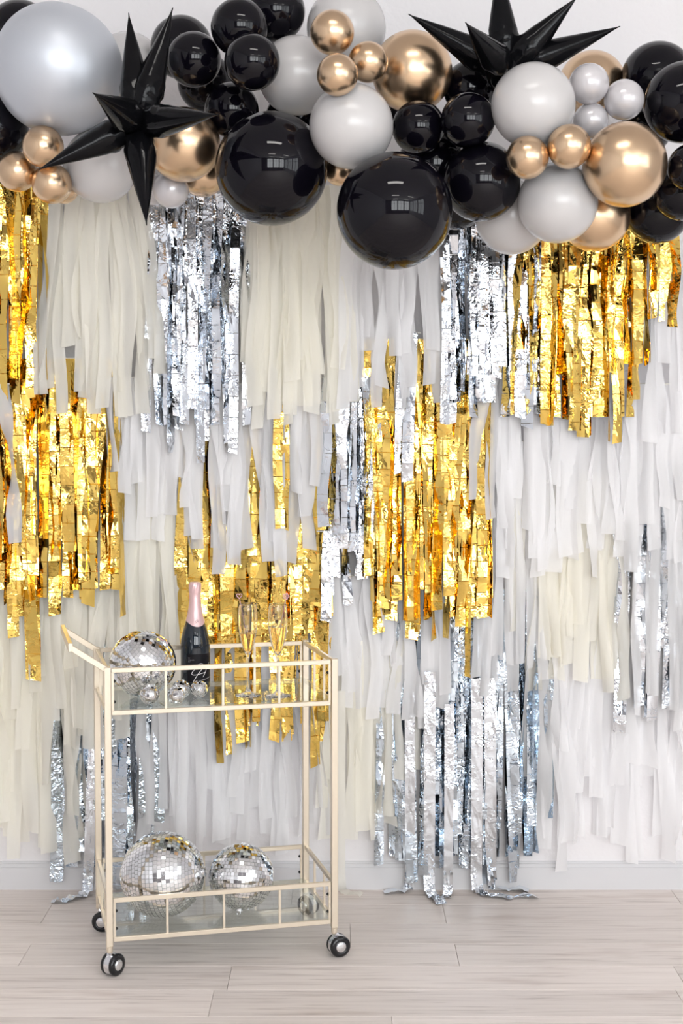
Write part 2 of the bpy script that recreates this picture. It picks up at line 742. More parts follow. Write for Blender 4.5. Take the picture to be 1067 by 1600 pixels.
def fringe(kind, px0, px1, pyt, pye0, pye1, n, Y, label, w_px=18, spread=0, edge=.26, trend=0.0, name=None):
    """a garland of strips tied over one cord; px = where it hangs on the wall"""
    fr_seed[0] += 1
    if kind in FOILS and n >= 9:
        n = int(n*1.4)
    R = random.Random(fr_seed[0])
    c = at_y((px0+px1)/2, pyt, Y)
    root = empty(name or ('foil_fringe' if kind in FOILS else 'tissue_fringe'), c)
    tag(root, label, 'fringe')
    a, d = at_y(px0, pyt, Y), at_y(px1, pyt, Y)
    b = MB()
    b.tube([Vector((a.x-.01, Y, c.z)), Vector((d.x+.01, Y, c.z))], .0022, 6)
    b.build('cord', M['cord'], root, True, None).location = -c
    sc_ = FPX/Y
    for i in range(n):
        u = (i+.5)/n
        sub = (i*7 % 3)/2.0
        px = px0 + (px1-px0)*u + R.uniform(-.35, .35)*(px1-px0)/n
        mid = (px0+px1)/2
        pxe = px + spread*(px-mid)/((px1-px0)/2+1e-6) + R.gauss(0, 6)
        pe = pye0 + (pye1-pye0)*(R.random()*1.25-.2) + trend*(u-.5)
        if R.random() < (.07 if kind in FOILS else .13):
            pxe += R.choice((-1, 1))*R.uniform(14, 34)
        if sub > .9:
            pe = max(pe, pye0*.35+pye1*.65)
        YY = Y - .010 + sub*.016
        p0 = at_y(px, pyt, YY)
        p1 = at_y(pxe, pe, YY)
        wd = w_px*R.uniform(.8, 1.15)/sc_
        m_ = strip_mesh(kind, p0.x, p1.x, p0.z, max(p1.z, .006), YY, wd, R, R.random() < edge)
        o = m_.build('strip', M[kind], root, kind not in FOILS)
        o.location = -c
    return root


G, S, C, W = 'gold_foil', 'silver_foil', 'cream', 'white'
CS = 'crumpled_shaded_silver_foil'
Y1, Y2, Y3, Y4 = 4.225, 4.262, 4.296, 4.327
# top row
fringe(G, -45, 74, 268, 470, 660, 13, Y1+.006, 'gold foil fringe at the top left corner, under the small gold balloons')
fringe(C, 88, 222, 280, 540, 650, 17, Y1, 'cream tissue fringe hanging under the white balloon and the left black star balloon', 23, 24, .05)
fringe(S, 236, 385, 285, 560, 720, 22, Y1+.006, 'silver foil fringe hanging at the top between the two cream tissue fringes')
fringe(C, 398, 522, 290, 560, 665, 28, Y1-.004, 'thick cream tissue fringe hanging between the two largest black balloons', 23, 22, .05)
fringe(W, 540, 690, 340, 540, 640, 15, Y1, 'off white tissue fringe hanging below the biggest black balloon', 24, 5, .05)
fringe(S, 692, 846, 320, 560, 665, 24, Y1+.006, 'silver foil fringe below the cluster of black balloons, left of the upper right gold fringe')
fringe(G, 812, 1006, 340, 570, 695, 25, Y1, 'gold foil fringe at the upper right, under the white and gold balloons', 18, 0, .30)
fringe(G, 1012, 1062, 350, 420, 545, 4, Y1-.006, 'short sparse gold foil fringe in front of white tissue at the far upper right')
fringe(W, 1000, 1110, 350, 560, 740, 12, Y1+.012, 'white tissue fringe at the right edge under the black balloons', 24, 0, .05)
fringe(S, 618, 652, 520, 735, 775, 2, Y2-.022, 'pair of long silver foil strips hanging over the central gold fringe', 17, 0, 0)
# second row
fringe(G, -40, 188, 560, 850, 960, 32, Y2, 'wide gold foil fringe on the left, below the top left gold and cream fringes', 20, 0, .28)
fringe(W, -45, 12, 600, 800, 870, 4, Y2-.018, 'narrow white tissue fringe at the left edge, over the wide gold fringe', 22, 0, 0)
fringe(W, 168, 286, 590, 760, 890, 11, Y2-.006, 'white tissue fringe right of the wide left gold fringe, below the silver one', 21, 0, .05)
fringe(W, 284, 490, 600, 780, 900, 25, Y2-.004, 'white tissue fringe in the middle, hanging over the gold fringe behind the bottle', 22, 0, .05)
fringe(G, 425, 450, 590, 830, 900, 2, Y2-.02, 'two slim gold foil strips peeping through the middle white tissue', 14, 0, .0)
fringe(S, 508, 588, 590, 840, 930, 9, Y2, 'narrow silver foil fringe beside the left edge of the central gold fringe')
fringe(G, 572, 766, 530, 900, 1000, 34, Y2+.006, 'large central gold foil fringe hanging below the biggest black balloon and silver strips', 18, 0, .30)
fringe(W, 762, 985, 580, 780, 900, 28, Y2, 'white tissue fringe below the upper right gold fringe', 24, 0, .05)
fringe(W, 975, 1110, 600, 760, 880, 15, Y2+.004, 'white tissue fringe at the right edge above the right silver fringe', 24, 0, .05)
# third row
fringe(C, 192, 300, 740, 1010, 1110, 12, Y3, 'cream tissue fringe of wide straight strips behind the upper mirror ball', 24, 0, .03)
fringe(G, 288, 512, 640, 950, 1010, 29, Y3-.002, 'gold foil fringe behind the bottle and the two champagne flutes', 21, 0, .28)
fringe(C, -40, 200, 830, 1040, 1170, 24, Y3, 'cream tissue fringe at the left, below the wide gold fringe', 23, 0, .04)
fringe(G, 20, 62, 850, 1000, 1070, 3, Y3-.02, 'few loose gold foil tails over cream tissue at the lower left', 22, 8, .0)
fringe(S, 500, 560, 830, 900, 970, 4, Y3-.02, 'short silver foil tails above the right end of the bar cart', 15, 0, .0)
fringe(W, 515, 700, 900, 1040, 1140, 19, Y3, 'white tissue fringe right of the bar cart, below the central gold fringe', 23, 0, .04)
fringe(W, 752, 838, 690, 1010, 1090, 9, Y3-.004, 'white tissue fringe with tangled strips right of the central gold fringe', 17, 10, .1)
fringe(G, 752, 775, 690, 1060, 1100, 1, Y3-.02, 'single long gold foil strip left of the lower cream fringe on the right', 11, 0, .0)
fringe(C, 812, 975, 740, 990, 1100, 19, Y3, 'cream tissue fringe at the lower right, left of the right silver fringe', 24, 0, .04)
fringe(S, 962, 1110, 720, 1000, 1160, 13, Y3+.004, 'silver foil fringe at the lower right edge, among white tissue', 17, 0, .1)
fringe(W, 985, 1110, 780, 950, 1160, 7, Y3-.014, 'sparse white tissue strips over the right silver fringe', 17, 0, .05)
# bottom row
fringe(C, -40, 128, 960, 1240, 1345, 18, Y4-.012, 'pale cream tissue fringe at the bottom left corner', 24, 0, .03)
fringe(CS, 95, 245, 1000, 1300, 1386, 14, Y4, 'silver foil fringe reaching the floor behind the left side of the bar cart', 19, 0, .2)
fringe(W, 228, 500, 1000, 1220, 1350, 30, Y4-.004, 'white tissue fringe seen through the middle of the bar cart', 22, 0, .04)
fringe(G, 332, 518, 900, 1080, 1200, 12, Y4-.022, 'lower gold foil fringe seen through the bar cart below its top shelf', 18, 0, .1)
fringe(C, 505, 640, 1000, 1220, 1325, 18, Y4-.008, 'cream tissue fringe right of the bar cart, left of the floor length silver fringe', 23, 0, .04)
fringe(CS, 596, 850, 920, 1260, 1380, 36, Y4-.002, 'floor length silver foil fringe at the bottom centre, right of the cart', 17, 0, .42)
fringe(W, 836, 1110, 1000, 1200, 1362, 34, Y4, 'white tissue fringe at the bottom right corner, near the floor', 24, 0, .04)


# strips that reach the floor and trail over it
def trailing(kind, px, pyt, Y, floor_pts, label, wd=.035, seed=1):
    R = random.Random(seed)
    top = at_y(px, pyt, Y)
    pts = []
    fp = [Vector((*p, .006+R.uniform(0, .01))) for p in floor_pts]
    first = fp[0]
    n1 = int((top.z-.03)/.03)
    for i in range(n1):
        t = i/n1
        pts.append((Vector((top.x*(1-t)+first.x*t, Y*(1-t**3)+first.y*t**3, top.z*(1-t)+.03*t)), Vector((1, 0, 0))))
    prev = Vector((first.x, first.y, .02))
    for k, q in enumerate(fp[1:]):
        d = (q-fp[k]).normalized()
        side = Vector((-d.y, d.x, 0)).normalized()
        if side.x < 0:
            side = -side
        for i in range(6):
            t = (i+1)/6
            p = fp[k].lerp(q, t)
            p.z = .0045 + abs(sin(t*pi*1.0))*R.uniform(.003, .012)
            wv = (pts[-1][1]*.6+side*.4).normalized()
            pts.append((p, wv))
    vs = []
    nc = 4
    for (p, wv) in pts:
        for j in range(nc):
            u = j/(nc-1)-.5
            q = p + wv*u*wd + Vector((0, R.uniform(-.0012, .0012), R.uniform(-.0012, .0012)))
            q.z = max(q.z, .0022)
            vs.append(q)
    b = MB()
    b.add(vs, [(i*nc+j, i*nc+j+1, (i+1)*nc+j+1, (i+1)*nc+j) for i in range(len(pts)-1) for j in range(nc-1)])
    o = b.build('trailing_strip', M[kind], None, kind not in FOILS)
    tag(o, label, 'streamer')
    return o


def fz(px, py):
    p = at_z(px, py, 0.005)
    return (p.x, p.y)


trailing(S, 150, 1090, 4.30, [fz(138, 1392), fz(128, 1400), fz(98, 1408), fz(80, 1408)], 'silver foil strip trailing on the floor toward the left of the cart', .032, 1)
trailing(S, 640, 1050, 4.30, [fz(640, 1390), fz(628, 1392), fz(600, 1394)], 'silver foil strip whose end curls left on the floor, right of the cart', .03, 2)
trailing(S, 672, 1050, 4.29, [fz(670, 1392), fz(678, 1402), fz(690, 1412)], 'silver foil strip ending in a folded tip on the floor', .034, 3)
trailing(S, 702, 1100, 4.28, [fz(700, 1395), fz(697, 1402)], 'bright silver foil strip standing on the floor right of the folded tip', .028, 4)
trailing(S, 745, 1060, 4.29, [fz(744, 1392), fz(758, 1398), fz(800, 1403), fz(838, 1400)], 'silver foil strip trailing right on the floor, ends farthest right', .034, 5)
trailing(S, 765, 1060, 4.295, [fz(766, 1388), fz(795, 1389), fz(826, 1391)], 'silver foil strip trailing right on the floor, closest to the baseboard', .034, 6)
trailing(C, 530, 1080, 4.28, [fz(530, 1392), fz(545, 1396), fz(565, 1398)], 'cream tissue strip trailing on the floor behind the right end of the cart', .036, 7)

# ------------------------------------------------------------------ balloons
# (material, px, py, radius px, layer (higher = nearer), label)
BK, WH, GO, PE, SI = 'b_black', 'b_white', 'b_gold', 'b_pearl', 'b_silver'
BAL = [
 (SI, 91, 109, 99, 2, 'huge pale silver pearl balloon at the top left'),
 (BK, 32, 54, 52, 0, 'black balloon behind the top of the huge silver balloon, at the left edge'),
 (BK, -10, 200, 54, 1, 'black balloon at the left edge below the huge silver balloon'),
 (GO, 67, 229, 32, 3, 'upper small gold balloon of the three at the left edge'),
 (GO, 27, 268, 31, 3, 'leftmost small gold balloon, at the left edge'),
 (GO, 81, 287, 31, 3, 'small gold balloon under the tip of the left star balloon'),
 (GO, 99, 294, 24, 2, 'small gold balloon mostly hidden behind the other small gold ones at the left'),
 (WH, 157, 259, 57, 2, 'white balloon behind the lower left spikes of the left star balloon'),
 (WH, 200, 106, 54, 0, 'white balloon half hidden behind the upper spikes of the left star balloon'),
 (GO, 287, 226, 57, 2, 'large gold balloon right of the left star balloon'),
 (PE, 267, 297, 28, 2, 'small pearl balloon below the large gold balloon by the left star balloon'),
 (PE, 240, 296, 24, 0, 'small pearl balloon just behind the downward spike of the left star balloon'),
 (GO, 317, 270, 37, 1, 'gold balloon half hidden behind the large gold balloon beside the left star'),
 (BK, 303, 93, 42, 2, 'small black balloon left of a black pair, right of the left star balloon'),
 (BK, 284, 74, 48, 1, 'black balloon behind the upper right spike of the left star balloon'),
 (BK, 374, 43, 44, 3, 'small black balloon above two others at the upper left middle'),
 (BK, 394, 97, 43, 4, 'small glossy black balloon in front, left of the white balloon'),
 (BK, 430, 18, 46, 1, 'black balloon cut by the top edge, left of the small gold trio'),
 (BK, 362, 172, 42, 2, 'small black balloon above the left one of the two largest black balloons'),
 (BK, 424, 264, 87, 3, 'very large black balloon at the left centre of the garland'),
 (WH, 464, 118, 60, 2, 'white balloon left of the small gold trio'),
 (GO, 519, 51, 34, 4, 'top small gold balloon of the trio between the white balloons'),
 (GO, 575, 97, 31, 4, 'right small gold balloon of the trio, beside the large gold balloon'),
 (GO, 527, 117, 32, 5, 'bottom small gold balloon of the trio between the white balloons'),
 (WH, 541, 44, 61, 1, 'pale white balloon cut by the top edge, behind the small gold trio'),
 (GO, 644, 112, 62, 2, 'large gold balloon left of the right star balloon'),
 (WH, 549, 197, 65, 4, 'white balloon between the two largest black balloons'),
 (GO, 530, 266, 24, 2, 'small gold balloon peeping out between the two largest black balloons'),
 (BK, 654, 199, 41, 3, 'small black balloon right of the white balloon, above the biggest black one'),
 (BK, 735, 138, 42, 2, 'small black balloon tucked under the right star balloon'),
 (BK, 731, 188, 42, 4, 'small glossy black balloon left of the large white balloon'),
 (BK, 752, 284, 61, 3, 'large black balloon right of the biggest black balloon'),
 (BK, 616, 330, 90, 4, 'biggest black balloon, hanging lowest in the middle of the garland'),
 (BK, 680, 258, 58, 1, 'black balloon in the dark gap between the large black balloons'),
 (BK, 712, 310, 48, 1, 'black balloon mostly hidden behind the two large black balloons of the middle'),
 (BK, 640, 180, 40, 0, 'black balloon hidden behind the large gold balloon of the middle'),
 (BK, 322, 130, 44, 0, 'black balloon mostly hidden above the large gold balloon by the left star'),
 (WH, 833, 165, 65, 4, 'large white balloon below the right star balloon'),
 (GO, 925, 133, 52, 1, 'large gold balloon behind the small pearl balloons at the right'),
 (PE, 920, 131, 31, 4, 'upper left small pearl balloon of the three at the right'),
 (PE, 975, 156, 31, 4, 'right small pearl balloon of the three at the right'),
 (PE, 923, 188, 27, 4, 'lowest small pearl balloon of the three at the right'),
 (GO, 824, 246, 33, 5, 'left small gold balloon of the pair under the large white balloon'),
 (GO, 889, 229, 34, 5, 'right small gold balloon of the pair under the large white balloon'),
 (WH, 871, 317, 62, 4, 'white balloon below the pair of small gold balloons'),
 (WH, 800, 340, 57, 2, 'white balloon at the bottom of the garland, right of the large black balloons'),
 (GO, 976, 257, 65, 4, 'large gold balloon at the right, below the small pearl balloons'),
 (GO, 929, 337, 55, 2, 'gold balloon at the bottom right, behind the white and large gold ones'),
 (BK, 1027, 123, 56, 1, 'black balloon highest at the right edge, against the wall'),
 (BK, 1068, 160, 62, 3, 'large black balloon at the upper right edge, in front of another black one'),
 (BK, 1080, 262, 37, 4, 'small black balloon at the right edge, beside the large gold balloon'),
 (BK, 1064, 300, 44, 3, 'black balloon at the right edge, below the small black one'),
 (BK, 1028, 330, 50, 2, 'lowest black balloon at the right, above the gold fringe'),
 (BK, 1010, 200, 40, 0, 'black balloon in the gap behind the large gold balloon at the right'),
 (BK, 455, 185, 40, 0, 'black balloon hidden in the gap above the left very large black balloon'),
]
import numpy as np
nb = len(BAL)
rays = np.array([list(ray(b[1], b[2])) for b in BAL])
rays /= rays[:, 1:2]
rpx = np.array([b[3] for b in BAL], float)
lay = np.array([b[4] for b in BAL], float)
Ym = 4.20 - .095*lay - rpx/FPX*4
Yb = Ym.copy()


def rr(Y):
    return rpx/FPX*Y*np.sqrt(1)


for it in range(600):
    R_ = rr(Yb)
    P_ = rays*Yb[:, None]
    D = P_[:, None, :]-P_[None, :, :]
    dist = np.sqrt((D**2).sum(-1))+np.eye(nb)*10
    need = .955*(R_[:, None]+R_[None, :])-dist
    ii, jj = np.where(np.triu(need > 0, 1))
    mv = np.zeros(nb)
    for i, j in zip(ii, jj):
        nd = min(need[i, j], .05)*.35+.001
        sgn = 1 if (lay[i], -Yb[i]) > (lay[j], -Yb[j]) else -1   # i nearer -> move i to the camera
        if lay[i] == lay[j]:
            sgn = 1 if Yb[i] < Yb[j] else -1
        mv[i] -= sgn*nd*.6
        mv[j] += sgn*nd*.4
    Yb += mv
    Yb = np.minimum(Yb, np.where(np.array([b[2] for b in BAL]) > 150, 4.205, 4.345)-rr(Yb))
    Yb += .01*(Ym-Yb)*(it < 300)
    Yb = np.maximum(Yb, 3.45)
    if it > 250:
        lonely = (need-np.eye(nb)*9).max(1) < -.012
        for i in np.where(lonely)[0]:
            j = int(np.argmax(need[i]-np.eye(nb)[i]*99))
            Yb[i] += .004*np.sign(Yb[j]-Yb[i])
RB = random.Random(3)
for k, (mk, px, py, r, l, lab) in enumerate(BAL):
    Y = float(Yb[k])
    R0 = r/FPX*Y
    root_loc = Vector((0, 0, EYE)) + Vector(rays[k])*Y
    # neck points back into the garland
    nd = Vector((RB.uniform(-.5, .5), 1.0, RB.uniform(-.6, .4)))
    if k == 0:
        nd = Vector((-.33, -.80, .50))
    Mx = z_to(nd)
    prof = []
    n = 28
    for i in range(n+1):
        a = pi*i/n
        zz = -cos(a)
        rad = sin(a)
        st = 1 + .05*max(0, zz)**2
        prof.append((max(0, rad*R0*(1.0-.02*max(0, zz))), zz*R0*st))
    root = empty('balloon', root_loc)
    root['label'] = lab
    root['category'] = 'balloon'
    b = MB()
    b.lathe(prof, 48, Mx, False)
    b.build('envelope', M[mk], root, True)
    kr = min(.012, R0*.12)
    top = R0*1.045
    b = MB()
    if k == 0:
        b.lathe([(kr*1.9, top-.012), (kr*1.7, top-.004), (kr*1.2, top+.001), (kr*.8, top-.001), (0, top-.003)], 24, Mx, False)
    else:
        b.lathe([(kr*.9, top-.006), (kr*.55, top+.002), (kr*.5, top+.006), (kr, top+.010), (kr*1.1, top+.014), (kr*.4, top+.016), (0, top+.015)], 16, Mx, False)
    b.build('knot', M[mk], root, True)


# ------------------------------------------------------------------ star balloons
def star(cx, cy, Y, tips, label):
    c = at_y(cx, cy, Y)
    root = empty('star_balloon', c)
    tag(root, label, 'star balloon')
    LEN = .335
    RS = random.Random(int(cx))
    b = MB()
    prof = [(.052*sin(pi*i/12), -.052*cos(pi*i/12)) for i in range(13)]
    b.lathe(prof, 20, None, False)
    b.build('core', M['star'], root, True)
    for (tx, ty, fwd) in tips:
        q = at_y(tx, ty, Y) - c
        ip = Vector((q.x, 0, q.z))
        d = ip.length
        ly = sqrt(max(0, LEN*LEN-d*d))*fwd
        dv = Vector((q.x*(1-.0), ly, q.z))
        # keep the tip on its line of sight
        if ly != 0:
            p = at_y(tx, ty, Y+ly)
            dv = p-c
        L_ = dv.length
        Mx = z_to(dv)
        prof = []
        n = 26
        for i in range(n+1):
            t = i/n
            if t < .30:
                r = .022 + (.0395-.022)*sin(t/.30*pi/2)
            else:
                u = (t-.30)/.70
                r = .0395*(1-u)**1.10*(1+.22*u) + .0012*(1-u)
            prof.append((max(r, .0012), L_*t))
        b = MB()
        seg = 24
        ph = RS.uniform(0, 6)
        vs = []
        for i, (r, z) in enumerate(prof):
            t = i/n
            wob = .0016*sin(i*2.4+ph) if t < .35 else 0
            for k in range(seg):
                a = 2*pi*k/seg
                # four gores with soft seams
                g = 1 + .10*abs(cos(2*a+ph)) + (.03*sin(5*a+i*1.3) if t < .4 else .012*sin(7*a+ph))
                rad = (r+wob)*g*.94
                vs.append(Mx @ Vector((rad*cos(a), rad*sin(a), z)))
        fs = [(i*seg+k, i*seg+(k+1) % seg, (i+1)*seg+(k+1) % seg, (i+1)*seg+k) for i in range(n) for k in range(seg)]
        fs.append(tuple(n*seg+k for k in range(seg)))
        b.add(vs, fs)
        b.build('spike', M['star'], root, True)


star(216, 193, 3.66, [(201, 20, .3), (270, 12, .1), (145, 145, -1), (60, 265, -.4), (341, 179, -1), (229, 352, -.6)],
     'glossy black foil starburst balloon on the left of the garland')
star(790, 112, 3.80, [(638, 22, -.3), (727, 35, -1), (778, -62, -.2), (903, -6, -.4), (969, 41, -.3)],
     'glossy black foil starburst balloon rising above the right of the garland')

# ------------------------------------------------------------------ bar cart
CL, CDp, CYAW = .5957, .355, .243
CX0, CY0 = -.5975, 3.645
ca, sa = cos(CYAW), sin(CYAW)
cc = Vector((CX0 + ca*CL/2 - sa*CDp/2, CY0 + sa*CL/2 + ca*CDp/2, 0))
cart = empty('bar_cart', cc, (0, 0, CYAW))
tag(cart, 'champagne gold metal bar cart with two glass shelves on black castors', 'bar cart')
hx, hy = CL/2, CDp/2
PS = .0175
for (i, j) in ((-1, -1), (1, -1), (1, 1), (-1, 1)):
    b = MB()
    b.box((i*hx, j*hy, (.078+.803)/2), (PS, PS, .803-.078), None, .0015)
    b.lathe([(.0075, .062), (.0085, .066), (.0085, .078)], 16, Matrix.Translation((i*hx, j*hy, 0)))
    b.build('post', M['cart'], cart)


def tray(zb, zt, nf=3, ns=2):
    rh, rw_ = .012, .009
    x = hx-PS/2-.0015
    y = hy
    for z in (zb+rh/2, zt-rh/2):
        for j in (-1, 1):
            b = MB()
            b.box((0, j*y, z), (2*x, rw_, rh), None, .001)
            b.build('rail', M['cart'], cart)
        for i in (-1, 1):
            b = MB()
            b.box((i*hx, 0, z), (rw_, 2*(hy-PS/2)-.002, rh), None, .001)
            b.build('rail', M['cart'], cart)
    h0, h1 = zb+rh, zt-rh
    for j in (-1, 1):
        xs = [-x+.003, x-.003] + [(-1+2*(k+1)/(nf+1))*hx for k in range(nf)]
        for q in xs:
            b = MB()
            b.box((q, j*y, (h0+h1)/2), (.006, .006, h1-h0))
            b.build('baluster', M['cart'], cart)
        for i in (-1, 1):
            for zz in (h0+.022, h1-.022):
                b = MB()
                b.lathe([(.0045, 0), (.004, .003), (.002, .005), (0, .0055)], 12,
                        Matrix.Translation((i*(x-.006), j*y, zz)) @ z_to((-i, 0, 0)), False)
                b.build('bolt', M['bumper'], cart, True)
    for i in (-1, 1):
        for k in range(ns):
            b = MB()
            b.box((i*hx, (-1+2*(k+1)/(ns+1))*hy, (h0+h1)/2), (.006, .006, h1-h0))
            b.build('baluster', M['cart'], cart)
    b = MB()
    b.box((0, 0, zb+rh+.0025), (2*hx-.012, 2*hy-.008, .004))
    o = b.build('glass_shelf', M['shelf'], cart)
    o['label'] = 'clear glass shelf'
    return zb+rh+.0045


Z_UP = tray(.6786, .800)
Z_LO = tray(.0893, .2038)
# slanted push handle on the left end
for j in (-1, 1):
    b = MB()
    b.beam((-hx, j*hy, .795), (-hx-.092, j*hy, .857), .011, .015, bev=.001)
    b.build('handle_arm', M['cart'], cart)
b = MB()
b.beam((-hx-.092, -hy-.006, .857), (-hx-.092, hy+.006, .857), .011, .022, bev=.001)
b.build('handle_bar', M['cart'], cart)


# castors
def caster(i, j, world_ax):
    x, y = i*hx, j*hy
    a = Matrix.Rotation(-CYAW, 3, 'Z') @ Vector(world_ax).normalized()
    perp = Vector((-a.y, a.x, 0))
    hub = Vector((x, y, .0285)) + perp*.012
    b = MB()
    b.tube([Vector((x, y, .060)), Vector((x, y, .073))], .0048, 12)
    b.build('castor_stem', M['chrome'], cart, True)
    # chrome hood between the wheels
    Mh = Matrix.Translation(hub) @ z_to(a)
    b = MB()
    b.lathe([(.020, -.0085), (.0275, -.0085), (.0282, 0), (.0275, .0085), (.020, .0085)], 36, Mh)
    b.tube([hub+Vector((0, 0, .02)), Vector((x, y, .060))], .009, 12)
    hood = b.build('castor', M['chrome'], cart, True)
    sharp(hood)
    hood['label'] = 'chrome hooded twin wheel castor'
    for s in (-1, 1):
        Mw = Matrix.Translation(hub + a*(s*.009)) @ z_to(a*s)
        b = MB()
        b.lathe([(.010, 0), (.0272, 0), (.0285, .002), (.0285, .007), (.026, .0105), (.020, .012), (.015, .0115), (.015, .009), (0, .009)], 40, Mw, False)
        b.build('wheel', M['tyre'], hood, True)
        b = MB()
        b.lathe([(.0148, .010), (.0140, .0128), (.010, .0142), (.005, .0150), (0, .0152)], 32, Mw, False)
        o = b.build('hub_cap', M['chrome'], hood, True)


caster(-1, -1, (.86, -.52, 0))
caster(1, -1, (.38, -.92, 0))
caster(-1, 1, (-.15, -.98, 0))
caster(1, 1, (-.72, -.69, 0))


# ------------------------------------------------------------------ mirror balls
def ball(px, py, rp, Z, axis, tile, label, group=None, cap=True, Yc=None):
    # rests on the shelf: centre height = Z + R, R from the apparent radius
    R0 = .1
    for _ in range(12):
        p = at_z(px, py, Z+R0)
        R0 = rp/FPX*p.y
    c = p
    c.z = Z+R0+.0006
    root = empty('mirror_ball', Vector((c.x, c.y, c.z)))
    tag(root, label, 'mirror ball', group)
    ax = z_to(axis)
    rc = R0-.0016
    b = MB()
    b.lathe([(rc*sin(pi*i/20), -rc*cos(pi*i/20)) for i in range(21)], 40, ax, False)
    b.build('core', M['grout'], root, True)
    b = MB()
    RT = random.Random(int(px*7))
    rows = int(round(pi*R0/tile))
    gap = .10
    for i in range(1, rows-1):
        la0 = -pi/2 + pi*(i+gap/2)/rows
        la1 = -pi/2 + pi*(i+1-gap/2)/rows
        lm = (la0+la1)/2
        nt_ = max(4, int(2*pi*R0*cos(lm)/tile))
        ph = RT.uniform(0, 1)
        for k in range(nt_):
            lo0 = 2*pi*(k+ph+gap/2)/nt_
            lo1 = 2*pi*(k+ph+1-gap/2)/nt_
            t1, t2 = RT.gauss(0, .012), RT.gauss(0, .012)
            q = []
            hw = tile*.45
            lomid = (lo0+lo1)/2
            nrm = Vector((cos(lm)*cos(lomid), cos(lm)*sin(lomid), sin(lm)))
            eu = Vector((-sin(lomid), cos(lomid), 0))
            ev = nrm.cross(eu)
            n2 = (nrm + eu*t1 + ev*t2).normalized()
            eu2 = ev.cross(n2).normalized()
            ev2 = n2.cross(eu2)
            wu = pi*R0*cos(lm)/nt_*(1-gap)
            wv = tile/2*(1-gap)
            cen = nrm*(R0*.9985)
            for (su, sv) in ((-1, -1), (1, -1), (1, 1), (-1, 1)):
                q.append(cen + eu2*(su*wu) + ev2*(sv*wv))
            lowr = [p_ - nrm*.0016 for p_ in q]
            vs = [ax @ p_ for p_ in q+lowr]
            fs = [(0, 1, 2, 3) if (q[1]-q[0]).cross(q[2]-q[0]).dot(nrm) > 0 else (3, 2, 1, 0)]
            fs += [(0, 4, 5, 1), (1, 5, 6, 2), (2, 6, 7, 3), (3, 7, 4, 0)]
            b.add(vs, fs)
    o = b.build('mirror_tiles', M['mirror'], root)
    o['kind'] = 'stuff'
    if cap:
        s = R0/.1
        b = MB()
        b.lathe([(.012*s, R0-.002), (.012*s, R0+.003*s), (.005*s, R0+.0045*s), (0, R0+.0045*s)], 20, ax, False)
        pts = [ax @ Vector((.0055*s*cos(t), 0, R0+.0075*s+.0055*s*sin(t))) for t in [2*pi*i/14 for i in range(15)]]
        b.tube(pts, .0010*s, 6)
        sharp(b.build('hanging_cap', M['chrome'], root, True))
    return c, R0


ball(223, 1037, 52.5, Z_UP, (.55, .45, -.70), .0098, 'large mirror ball on the top shelf, left of the bottle')
ball(254, 1366.5, 67, Z_LO, (.93, -.12, .10), .0108, 'largest mirror ball, at the left of the lower shelf')
ball(377, 1370, 52, Z_LO, (-.05, -.42, -.93), .0100, 'mirror ball at the right of the lower shelf, its hook underneath')
ball(234, 1085.3, 15.8, Z_UP, (.3, -.2, .9), .0062, 'small mirror ball in front of the large one on the top shelf')
ball(283, 1077, 14.6, Z_UP, (.2, .3, .9), .0058, 'small mirror ball behind another, left of the bottle base')
ball(275, 1086, 14.0, Z_UP, (-.3, .2, .9), .0058, 'small mirror ball just right of the first front baluster')
ball(311, 1077, 13.6, Z_UP, (.6, -.3, .6), .0056, 'small mirror ball in front of the black bottle')

# ------------------------------------------------------------------ bottle
bc = at_z(305.5, 1074, Z_UP)
bc.z = Z_UP+.0004
bottle = empty('champagne_bottle', bc, (0, 0, math.atan2(-bc.x, bc.y)))
tag(bottle, 'dark champagne bottle with pink foil neck and black label on the top shelf', 'bottle')
RBt = .0405
prof = [(0, .004), (.030, .001), (.037, 0), (.0398, .003), (RBt, .010), (RBt, .112), (.0402, .122), (.0388, .135), (.0362, .148),
        (.0325, .162), (.0285, .175), (.0245, .188), (.0212, .200), (.0185, .214), (.0163, .230), (.0150, .246), (.0143, .262), (.0143, .290), (0, .291)]
b = MB()
b.lathe(prof, 56, None, False)
b.build('glass_body', M['bottle'], bottle, True)


def prof_r(z):
    for (r0, z0), (r1, z1) in zip(prof[3:], prof[4:]):
        if z0 <= z <= z1:
            return r0+(r1-r0)*(z-z0)/max(1e-6, z1-z0)
    return .0143


# capsule with a dipping lower edge at the front
b = MB()
seg = 56
vs = []
rowsz = 22
for i in range(rowsz+1):
    t = i/rowsz
    for k in range(seg):
        a = 2*pi*k/seg
        front = max(0, cos(a+pi/2-.25))**2
        zlow = .186 - .014*front
        z = zlow + (.2925-zlow)*t
        r = prof_r(min(z, .289)) + .0009
        if z > .262:
            r = .0143 + .0010 + .0016*sin(min(1, (z-.262)/.006)*pi/2) + .0005*sin(k*5.0+i)
            if z > .289:
                r -= (z-.289)*.9
        elif z > .256:
            r += .0006
        vs.append(Vector((r*cos(a), r*sin(a), z)))
fs = [(i*seg+k, i*seg+(k+1) % seg, (i+1)*seg+(k+1) % seg, (i+1)*seg+k) for i in range(rowsz) for k in range(seg)]
fs.append(tuple(rowsz*seg+k for k in range(seg)))
b.add(vs, fs)
o = b.build('foil_capsule', M['capsule'], bottle, True)
o['label'] = 'pink foil capsule'
sharp(o, 50)


def wrap(dx, z, off):
    """dx metres right of the bottle's front line"""
    a = dx/(RBt)
    r = (prof_r(z) if z > .11 else RBt) + off
    aa = -pi/2 + a
    return Vector((r*cos(aa), r*sin(aa), z))


